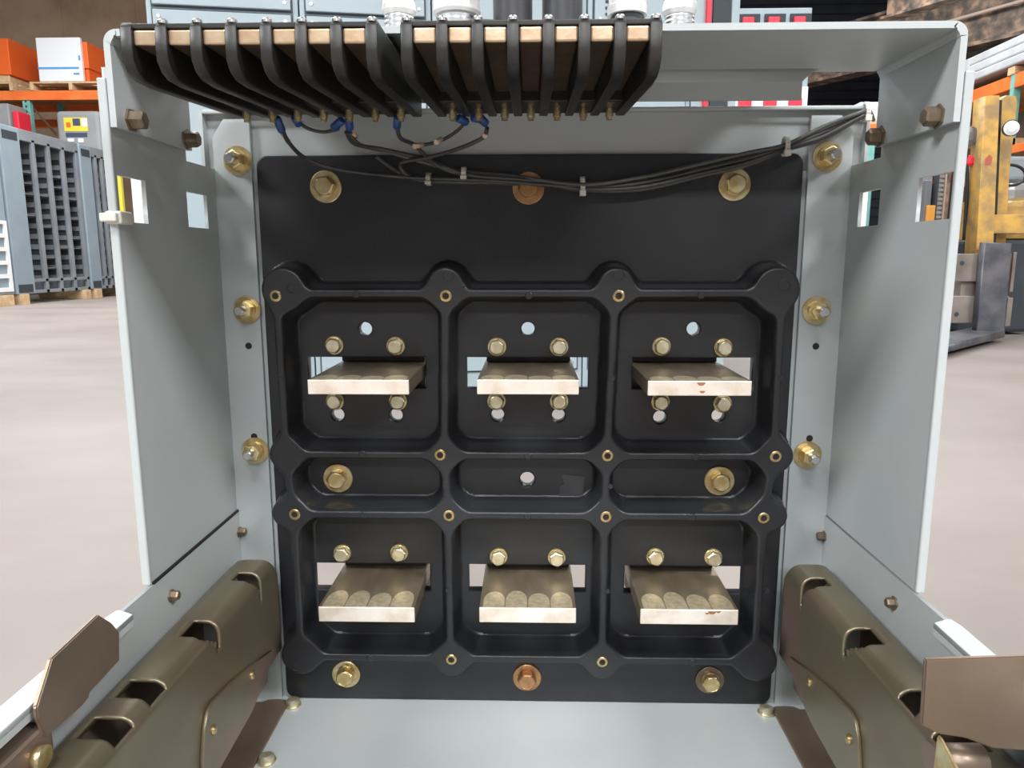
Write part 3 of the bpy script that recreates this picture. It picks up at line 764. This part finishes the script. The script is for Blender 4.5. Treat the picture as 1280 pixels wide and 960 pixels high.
# ================================================================== BACKGROUND LEFT: GREY SLOTTED RACK FRAMES
XA = -7.5
def yof(px): return U(px, 300, 'X', XA).y
def rack_unit(y0, y1, ncol, lab, pw, z1=2.345):
    t = thing('slotted_rack_frame', lab, 'rack frame', (XA-.4, y0, FZ), 0, 'grey slotted rack frames')
    z0 = -.17+.12; dep = .75
    MB().box(XA-dep, XA+.02, y0, y0+pw, z0, z1, .01).build('post', RACKB, t)
    b = MB()
    b.box(XA-.06, XA, y0+pw, y1, z1-.16, z1, .006); b.box(XA-dep, XA, y0, y1, z1-.01, z1, .004); b.build('top_rail', RACKG, t)
    b = MB(); b.box(XA-.06, XA, y0+pw, y1, z0, z0+.05, .004); b.box(XA-.06, XA, y0+pw, y1, z0+.17, z0+.215, .004); b.build('bottom_rail', RACKG, t)
    MB().box(XA-dep-.02, XA-dep, y0, y1, z0, z1).build('back_sheet', RACKI, t)
    for q in (z1-.19, z0+.02):
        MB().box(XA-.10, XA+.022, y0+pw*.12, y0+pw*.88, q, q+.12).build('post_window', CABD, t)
    cw = (y1-y0-pw)/ncol
    for i in range(ncol):
        yd = y0+pw+(i+1)*cw
        hs = []
        for j in range(12):
            zz = z0+.26+j*(z1-z0-.50)/12; hs.append([(XA-.23, zz), (XA-.085, zz), (XA-.085, zz+.085), (XA-.23, zz+.085)])
        b = MB(); b.prism([(XA-dep, z0+.05), (XA-.01, z0+.05), (XA-.01, z1-.02), (XA-dep, z1-.02)], 'Y', yd-.03, yd-.015, hs)
        b.build('divider_panel', RACKG, t)
        MB().box(XA-.30, XA-.06, yd-.0145, yd-.0125, z0+.06, z1-.04).build('divider_hole_shade', CABD, t)  # dark sheet added so the divider holes look shaded inside
        b = MB(); b.box(XA-.05, XA, yd-.07, yd, z0, z1-.12, .004); b.build('divider_bar', RACKG, t)
        b = MB()
        for j in sorted(random.sample(range(1, 11), 4)):
            zz = z0+.22+j*(z1-z0-.50)/12; b.box(XA-dep+.02, XA-.06, yd-cw+.01, yd-.03, zz-.012, zz)
        b.build('shelf_angle', RACKI, t)
    for yy in (y0+.05, y1-.25):
        MB().box(XA-dep, XA+.06, yy, yy+.16, FZ, z0, .005).build('timber_skid', WOOD, t)
rack_unit(yof(12), yof(107.5), 4, 'middle grey slotted rack frame with four columns, on timber skids', .42)
rack_unit(yof(108.5), yof(160), 5, 'grey slotted rack frame farthest back, partly hidden by the cell', .32)
y2 = yof(11.5)
t = thing('slotted_rack_frame', 'grey rack frame end at the left edge of the photo, nearest of the three', 'rack frame', (XA-.3, y2-.6, FZ), 0, 'grey slotted rack frames')
MB().box(XA-.7, XA, y2-.9, y2-.02, -.05, 2.42, .01).build('side_sheet', RACKB, t)
b = MB(); hs = []
zq0, zq1 = .0, .95
for j in range(5): hs.append([(y2-.75, .06+j*.19), (y2-.12, .06+j*.19), (y2-.12, .19+j*.19), (y2-.75, .19+j*.19)])
b.prism([(y2-.85, 0), (y2-.05, 0), (y2-.05, 1.0), (y2-.85, 1.0)], 'X', XA+.005, XA+.025, hs); b.build('white_grille', WHITE, t)
MB().box(XA-.7, XA+.05, y2-.5, y2-.1, FZ, -.05, .005).build('timber_skid', WOOD, t)

t = thing('white_post', 'white upright post seen through the front window of the left panel', 'post', (U(171, 250, 'Y', 12.6).x, 12.6, FZ))
p0, p1 = U(165, 250, 'Y', 12.6), U(177, 250, 'Y', 12.6); b = MB(); b.box(p0.x, p1.x, 12.6, 12.8, FZ, 2.1, .02); b.build('post', WHITE, t)
b = MB(); b.box(p0.x-.12, p1.x+.12, 12.5, 12.9, FZ, FZ+.04, .008); b.build('base', RACKB, t)
t = thing('yellow_post', 'thin yellow post at the edge of the left panel front window', 'post', (U(151, 250, 'Y', 9.5).x, 9.5, FZ))
p0, p1 = U(148, 250, 'Y', 9.5), U(153, 250, 'Y', 9.5); b = MB(); b.box(p0.x, p1.x, 9.5, 9.56, FZ, 1.9, .01); b.build('post', LABELY, t)
b = MB(); b.box(p0.x-.08, p1.x+.08, 9.4, 9.66, FZ, FZ+.03, .006); b.build('base', RACKB, t)

# ================================================================== BACKGROUND LEFT: PALLET RACKING AND LOADS
YB = 13.6
def px2(px, py, y=YB): return U(px, py, 'Y', y)
t = thing('pallet_rack', 'orange and teal pallet racking behind the grey rack frames', 'pallet rack', (-9, YB, FZ))
zt_, zb1 = px2(60, 113).z, px2(60, 125).z; xl_ = px2(-120, 118).x; xr_ = px2(260, 118).x
for yy in (0, 1.1): 
    b = MB(); b.box(xl_, xr_, YB+yy, YB+yy+.05, zb1, zt_, .006); b.box(xl_, xr_, YB+yy-.012, YB+yy, zb1, zb1+.05, .004); b.build('beam', ORANGE, t)
b = MB(); zz = px2(60, 139).z; b.box(xl_, xr_, YB+1.15, YB+1.2, zz-.1, zz+.06); b.build('beam', ORANGE, t)
MB().box(xl_, xr_, YB+.05, YB+1.1, zt_-.03, zt_-.01).build('deck', PLY, t)
for px in (32, 254, -114):
    for yy in (0, 1.05):
        xc = px2(px, 130).x; b = MB(); b.box(xc-.07, xc+.07, YB+.01+yy, YB+.11+yy, FZ, zt_-.002, .008)
        b.mi = 1
        for j in range(40): b.box(xc-.018, xc+.018, YB+.008+yy, YB+.02+yy, FZ+.05+j*.09, FZ+.09+j*.09)
        b.build('upright', [TEAL, CABD], t)
xc = px2(38, 128).x
b = MB(); b.tube([px2(36, 128, YB+.2), px2(70, 168, YB+.9)], .02, 8); b.build('brace', PIPE, t)
# pallet with white fronted orange carton
def load_pallet(x0, x1, lab):
    t = thing('wooden_pallet', lab, 'pallet', ((x0+x1)/2, YB+.5, zt_), 0, 'pallets on the racking')
    for i in range(5): MB().box(x0, x1, YB-.02+i*.24, YB+.13+i*.24, zt_+.12, zt_+.15, .003).build('deck_board', WOOD, t)
    for i in range(3):
        x = x0+(x1-x0-.07)*i/2; MB().box(x, x+.07, YB-.02, YB+1.1, zt_, zt_+.12, .003).build('stringer', WOOD, t)
a0, a1 = px2(38, 110).x, px2(140, 110).x
load_pallet(a0, a1, 'wooden pallet under the white fronted carton on the orange beam')
bx0, bx1 = px2(50, 100).x, px2(105, 100).x; bz1 = px2(70, 47).z; bz0 = zt_+.152
t = thing('carton', 'orange carton with white printed front on a pallet on the racking', 'carton', ((bx0+bx1)/2, YB+.3, bz0))
b = MB(); b.box(bx0, bx1+.08, YB+.06, YB+1.0, bz0+.25, bz1-.06, .01); b.box(bx0+.1, bx1+.05, YB+.1, YB+.95, bz0, bz0+.25); b.build('body', ORBOX, t)
b = MB(); b.box(bx0, bx1, YB-.02, YB+.06, bz0, bz1, .015); fr_ = b.build('front_panel', WHITE, t)
zs = px2(70, 85.5).z; b = MB(); b.box(bx0, bx1-.06, YB-.024, YB-.02, zs-.018, zs+.018); b.box(bx1-.17, bx1-.06, YB-.024, YB-.02, zs-.12, zs-.085); b.box(bx1-.05, bx1-.02, YB-.03, YB-.02, px2(70, 76).z, px2(70, 70).z); b.build('blue_print', LBLUE, fr_)
a2, a3 = px2(-60, 110).x, px2(17, 110).x
load_pallet(a2, a3, 'wooden pallet at the left edge of the photo on the orange beam')
cx0, cx1 = px2(-50, 70).x, px2(10, 70).x
t = thing('carton', 'orange carton at the left edge of the photo on the racking', 'carton', ((cx0+cx1)/2, YB+.3, bz0))
MB().box(cx0, cx1, YB+.03, YB+.9, px2(5, 93).z, px2(5, 47).z, .012).build('body', ORBOX, t)
b = MB(); b.box(cx0, cx1-.05, YB+.05, YB+.88, bz0, px2(5, 93).z, .02); b.build('crate_base', WOOD, t)
# grey case with yellow label
g0, g1 = px2(70, 160, 13.3), px2(125, 160, 13.3); gt = px2(90, 138, 13.3).z
t = thing('grey_case', 'grey moulded case with yellow warning label above the rack frames', 'case', ((g0.x+g1.x)/2, 13.5, 1.2))
b = MB(); b.box(g0.x, g1.x, 13.3, 14.0, 1.25, gt, .08, 4); b.build('shell', CASEG, t)
l0, l1 = px2(79, 147, 13.29), px2(110, 164, 13.29)
b = MB(); b.box(l0.x, l1.x, 13.292, 13.3, l1.z, l0.z); b.build('label_sheet', LABELY, t)
l2, l3 = px2(82, 166, 13.29), px2(109, 171, 13.29)
b = MB(); b.box(l2.x, l3.x, 13.292, 13.3, l3.z, l2.z); b.build('label_band', LABELN, t)
l4, l5 = px2(101, 148, 13.28), px2(109, 158, 13.28); b = MB(); b.box(l4.x, l5.x, 13.289, 13.292, l5.z, l4.z); b.build('label_patch', WHITE, t)
l4, l5 = px2(82, 153, 13.28), px2(88, 159, 13.28); b = MB(); b.box(l4.x, l5.x, 13.289, 13.292, l5.z, l4.z, .003); b.build('label_symbol', ORBOX, t)
l4, l5 = px2(90, 148, 13.28), px2(100, 157, 13.28); b = MB(); b.box(l4.x, l5.x, 13.289, 13.292, l5.z, l4.z); b.build('label_picture', LABELN, t)
for a_, c_ in (((84, 173), (92, 177)), ((97, 173), (104, 178))):
    l4, l5 = px2(*a_, 13.28), px2(*c_, 13.28); b = MB(); b.box(l4.x, l5.x, 13.289, 13.3, l5.z, l4.z); b.build('label_tag', WHITE, t)
MB().box(g0.x-.1, g1.x+.1, 13.25, 14.05, 1.15, 1.25).build('shelf_board', PLY, t)
for xx in (g0.x-.05, g1.x+.01): MB().box(xx, xx+.05, 13.28, 13.33, FZ, 1.15).build('stand_leg', TEAL, t)
e0, e1 = px2(-30, 140, 13.0), px2(11, 140, 13.0)
t = thing('grey_cubicle', 'pale grey cubicle top showing above the left rack frame', 'cubicle', ((e0.x+e1.x)/2, 13.2, FZ))
MB().box(e0.x, e1.x, 13.0, 13.5, FZ, px2(5, 129, 13.0).z, .02).build('body', CASEG, t)
MB().box(e1.x+.02, e1.x+.13, 13.05, 13.4, 1.2, px2(5, 138, 13.0).z, .02).build('red_door', RED, t)

# ================================================================== BACKGROUND RIGHT: GIRDER, RACK, FORKLIFT
a, c = U(985, 113, 'Y', 16.4), U(1330, 35, 'Y', 12)
d_ = (c-a); d_.normalize(); up_ = Vector((0, 0, 1)); nr = d_.cross(up_).normalized()
t = thing('crane_girder', 'rusty steel girder with pale pipe high behind the right panel', 'girder', (a+c)/2)
def bar(nm, mt, off0, off1, n0, n1):
    pts = []
    b = MB(); vs = []
    for P in (a, c):
        for o_, q in ((off0, n0), (off1, n0), (off1, n1), (off0, n1)): vs.append(b.bm.verts.new(P+up_*o_+nr*q))
    for fc in ((0, 1, 2, 3), (7, 6, 5, 4), (0, 4, 5, 1), (1, 5, 6, 2), (2, 6, 7, 3), (3, 7, 4, 0)): b.bm.faces.new([vs[i] for i in fc])
    return b.build(nm, mt, t)
bar('lower_flange', RUST, 0, .06, -.2, .2); bar('web', RUST, .06, .95, -.03, .03); bar('upper_flange', RUST, .95, 1.0, -.2, .2)
b = MB(); b.cyl(a+up_*.45+nr*.14, c+up_*.55+nr*.14, .03, n=10); b.build('pipe', PIPE, t)
a2_, c2_ = U(1110, 22, 'Y', 12.5), U(1330, -45, 'Y', 9)
t = thing('roof_beam', 'dark brown slanting roof beam at the top right behind the cell', 'beam', (a2_+c2_)/2)
a, c = a2_, c2_; d_ = (c-a).normalized(); nr = d_.cross(up_).normalized()
bar('web', RUST, 0, .35, -.03, .03); bar('flange', RUST, -.04, 0, -.15, .15)
# right hand racking running along the side wall
XB = 6.3
t = thing('pallet_rack', 'orange pallet racking along the right wall beyond the forklift', 'pallet rack', (XB+.6, 8, FZ))
def rb(py, px=1245): return U(px, py, 'X', XB).z
ztop, zlow = rb(101.5), rb(118)
for z0_, z1_ in ((zlow, ztop), (rb(196), rb(186))):
    for xx in (0, 1.1):
        b = MB(); b.box(XB+xx, XB+xx+.05, 5.2, 14.5, z0_, z1_, .006); b.build('beam', ORANGE, t)
    MB().box(XB+.05, XB+1.1, 5.2, 14.5, z0_-.03+.06, z0_+.05).build('deck', PLY, t)
    for j in range(5):
        MB().box(XB-.02, XB+1.15, 5.6+j*2, 5.75+j*2, z1_, z1_+.10, .004).build('deck_support', WOOD, t)
for yy in (5.3, 9.6, 13.9):
    for xx in (0, 1.05):
        b = MB(); b.box(XB+xx-.01, XB+xx+.09, yy, yy+.08, FZ, ztop+.02, .006); b.build('upright', TEAL, t)
t = thing('panel_stack', 'long white wrapped panels lying on top of the right racking', 'panels', (XB+.5, 8, ztop+.1))
for i in range(3): MB().box(XB-.04+i*.03, XB+1.1, 5.4+i*.2, 13.5-i*.4, ztop+.11+i*.13, ztop+.225+i*.13, .02).build('panel', PALEP, t)
# white box, beam and uprights seen through the slot beside the right panel
Yr = 11.0
def pr_(px, py): return U(px, py, 'Y', Yr)
t = thing('pallet_rack', 'teal and orange racking seen through the openings of the right panel', 'pallet rack', (pr_(1090, 160).x, Yr, FZ))
MB().box(pr_(1040, 160).x, pr_(1120, 160).x, Yr, Yr+.05, pr_(1090, 166).z, pr_(1090, 155).z, .006).build('beam', ORANGE, t)
MB().box(pr_(1040, 160).x, pr_(1120, 160).x, Yr+.9, Yr+.95, pr_(1090, 180).z, pr_(1090, 167).z, .006).build('beam', ORANGE, t)
for px in (1091.5, ):
    MB().box(pr_(px-4.5, 160).x, pr_(px+4.5, 160).x, Yr+.01, Yr+.1, FZ, pr_(1090, 155).z, .006).build('upright', TEAL, t)
MB().box(pr_(1160, 160).x, pr_(1172, 160).x, Yr+.01, Yr+.1, FZ, pr_(1160, 215).z, .006).build('upright', RACKG, t)
t = thing('white_crate', 'white crate on the beam seen through the gap of the right panel', 'crate', (pr_(1090, 150).x, Yr+.4, pr_(1090, 155).z))
b = MB(); b.box(pr_(1074, 150).x, pr_(1112, 150).x, Yr+.02, Yr+.8, pr_(1090, 151).z, pr_(1090, 127).z, .02); b.build('body', WHITE, t)
MB().box(pr_(1074, 150).x, pr_(1112, 150).x, Yr, Yr+.8, pr_(1090, 155).z, pr_(1090, 151).z).build('skid', WOOD, t)
t = thing('white_board', 'white board standing beside the teal upright behind the right panel', 'board', (pr_(1081, 300).x, Yr-.3, FZ))
b = MB(); b.box(U(1070, 250, 'Y', Yr-.3).x, U(1085, 250, 'Y', Yr-.3).x, Yr-.3, Yr-.24, FZ, U(1080, 225, 'Y', Yr-.3).z, .01); b.build('board', WHITE, t)
t = thing('roller_conveyor', 'upright grey and orange slotted conveyor frame behind the right panel window', 'conveyor', (pr_(1170, 300).x, 9, FZ))
def pq(px, py): return U(px, py, 'Y', 9.0)
MB().box(pq(1156, 250).x, pq(1164, 250).x, 9.0, 9.1, FZ, pq(1160, 225).z, .01).build('grey_post', RACKI, t)
MB().box(pq(1158, 250).x, pq(1168, 250).x, 8.95, 9.0, FZ, pq(1160, 257).z, .01).build('orange_guard', mat('amber_paint', (.80, .36, .06), None, .5), t)
b = MB()
for j in range(30): b.box(pq(1169, 250).x, pq(1177, 250).x, 8.97, 9.03, FZ+.1+j*.055, FZ+.135+j*.055, .006)
b.build('roller', CASEG, t)
for px in (1168.5, 1178): MB().box(pq(px, 250).x-.008, pq(px, 250).x+.008, 8.95, 9.05, FZ, pq(1160, 218).z, .003).build('side_rail', PIPE if px > 1170 else CABD, t)
MB().box(pq(1181, 250).x, pq(1192, 250).x, 9.1, 9.2, FZ, pq(1160, 210).z, .01).build('back_post', RUST, t)

# forklift
YK = 5.2
def k(px, py, y=YK): return U(px, py, 'Y', y)
fk = thing('forklift', 'worn yellow forklift with grey forks parked at the right', 'forklift', (k(1270, 400).x, YK+.6, FZ))
def kbox(nm, mt, x0, x1, y0, y1, d0, d1, bev=.006, label=None):
    A_, B_ = k(x0, y1, YK+d0), k(x1, y0, YK+d0)
    b = MB(); b.box(A_.x, B_.x, YK+d0, YK+d1, A_.z, B_.z, bev); return b.build(nm, mt, fk)
# mast channels lean slightly in the picture: built upright
def lean(nm, mt, pts, d0, d1):
    P = [k(px, py, YK+d0) for px, py in pts]
    b = MB(); b.prism([(p.x, p.z) for p in P], 'Y', YK+d0, YK+d1, bev=.004); return b.build(nm, mt, fk)
lean('mast_rail', YEL, [(1232, 120), (1250, 119), (1241, 330), (1219, 330)], .12, .28)
lean('inner_mast_rail', YEL, [(1252, 124), (1258, 119), (1270, 120), (1272, 128), (1262, 215), (1256, 330), (1236, 330), (1244, 215)], .30, .44)
lean('mast_channel', DARKMET, [(1248, 125), (1253, 125), (1244, 330), (1238, 330)], .2, .42)
kbox('cross_member', YEL, 1212, 1236, 157, 184, .3, .4); kbox('cross_member', YEL, 1226, 1290, 268, 292, .18, .34)
kbox('cross_member', YEL, 1206, 1232, 252, 300, .4, .5)
kbox('cowl', YEL, 1254, 1300, 250, 300, .6, 1.5, .05); kbox('cowl', mat('grey_cowl', (.30, .33, .35), None, .5), 1256, 1300, 195, 225, .9, 1.6, .03)
kbox('wrapped_tank', STEEL, 1258, 1300, 228, 256, .7, 1.3, .06)
kbox('chassis', CABD, 1196, 1300, 300, 415, .55, 1.8, .03)
kbox('carriage_plate', CARR, 1186, 1268, 317, 352, .06, .12); kbox('carriage_plate', CARR, 1183, 1262, 370, 404, .06, .12)
kbox('carriage_bracket', CARR, 1262, 1272, 315, 365, .04, .14); kbox('carriage_bracket', CARR, 1256, 1267, 372, 408, .04, .14)
kbox('carriage_post', CARR, 1200, 1224, 350, 372, .10, .2)
for px, py in ((1203, 329), (1196, 393)):
    p = k(px, py, YK+.055); MB().lathe((p.x, YK+.062, p.z), (0, -1, 0), [(0, .02), (.004, .018)], 12).build('carriage_bolt', CABD, fk)
# fork: shank and blade as one bent bar
fork = MB(); 
sh = [k(1229, 303, YK), k(1263, 304, YK), k(1254, 412, YK), k(1219, 413, YK)]
fork.prism([(p.x, p.z) for p in sh], 'Y', YK-.02, YK+.05, bev=.006)
x0, x1, zf = k(1219, 413).x, k(1254, 412).x, FZ+.035
q0, q1, q2, q3 = (U(px, py, 'Z', zf+.03) for px, py in ((1219, 412), (1256, 417), (1150, 444), (1120, 432)))
pts = [(x0, YK+.04), (x1, YK+.04), (q1.x, q1.y), (q2.x, q2.y), (q3.x, q3.y), (q0.x, q0.y)]
fork.prism(pts, 'Z', zf, zf+.055, bev=.006)
fork.box(x0, x1, YK-.02, YK+.05, zf, sh[2].z+.02, .006)
fork.build('fork', FORKG, fk)
p = k(1238, 200, YK+.1); q = k(1232, 207, YK+.1); b = MB(); b.prism([(p.x-.028, p.z-.04), (p.x+.02, p.z-.035), (p.x+.026, p.z+.02), (p.x, p.z+.045), (p.x-.03, p.z+.01)], 'Y', YK+.1185, YK+.12); b.build('red_paint_patch', mat('faded_red', (.50, .10, .07), (.42, .12, .08), .6, 0, 20), fk)
p = k(1267, 160, YK+.1)
b = MB(); b.lathe((p.x, YK+.16, p.z), (-.25, -1, 0), [(0, .03), (.03, .058), (.06, .062)], 20, caps=True); b.mi = 1; b.lathe((p.x, YK+.16, p.z), (-.25, -1, 0), [(.06, .055), (.075, .03)], 20); b.build('headlamp', [RUBBER, LAMPG], fk)
p = k(1213, 170, YK+.2); b = MB(); b.lathe((p.x, YK+.25, p.z), (0, -1, 0), [(0, .03), (.01, .075), (.04, .075), (.05, .03)], 24); b.build('chain_pulley', FORKG, fk)
p = k(1216, 207, YK+.2); b = MB(); b.lathe((p.x, YK+.25, p.z), (0, 0, 1), [(0, .02), (.02, .035), (.06, .035), (.08, .02)], 16); b.build('tail_lamp', RED, fk)
ring = [k(1262+20*math.cos(t_), 219+13*math.sin(t_), YK+.5) for t_ in np.linspace(0, 2*PI, 28)]
MB().tube(ring, .012, 8).build('hose', RUBBER, fk)
MB().tube(smooth_path([k(1207, 185, YK+.25), k(1209, 230, YK+.25), k(1205, 300, YK+.3)]), .014, 8).build('hose', RUBBER, fk)
for dx in (-.35, .55):
    xw = k(1268, 400).x+dx
    b = MB(); b.lathe((xw, YK+.95, FZ+.24), (1, 0, 0), [(0, .2), (.02, .24), (.16, .24), (.18, .2)], 28); b.build('tyre', RUBBER, fk)
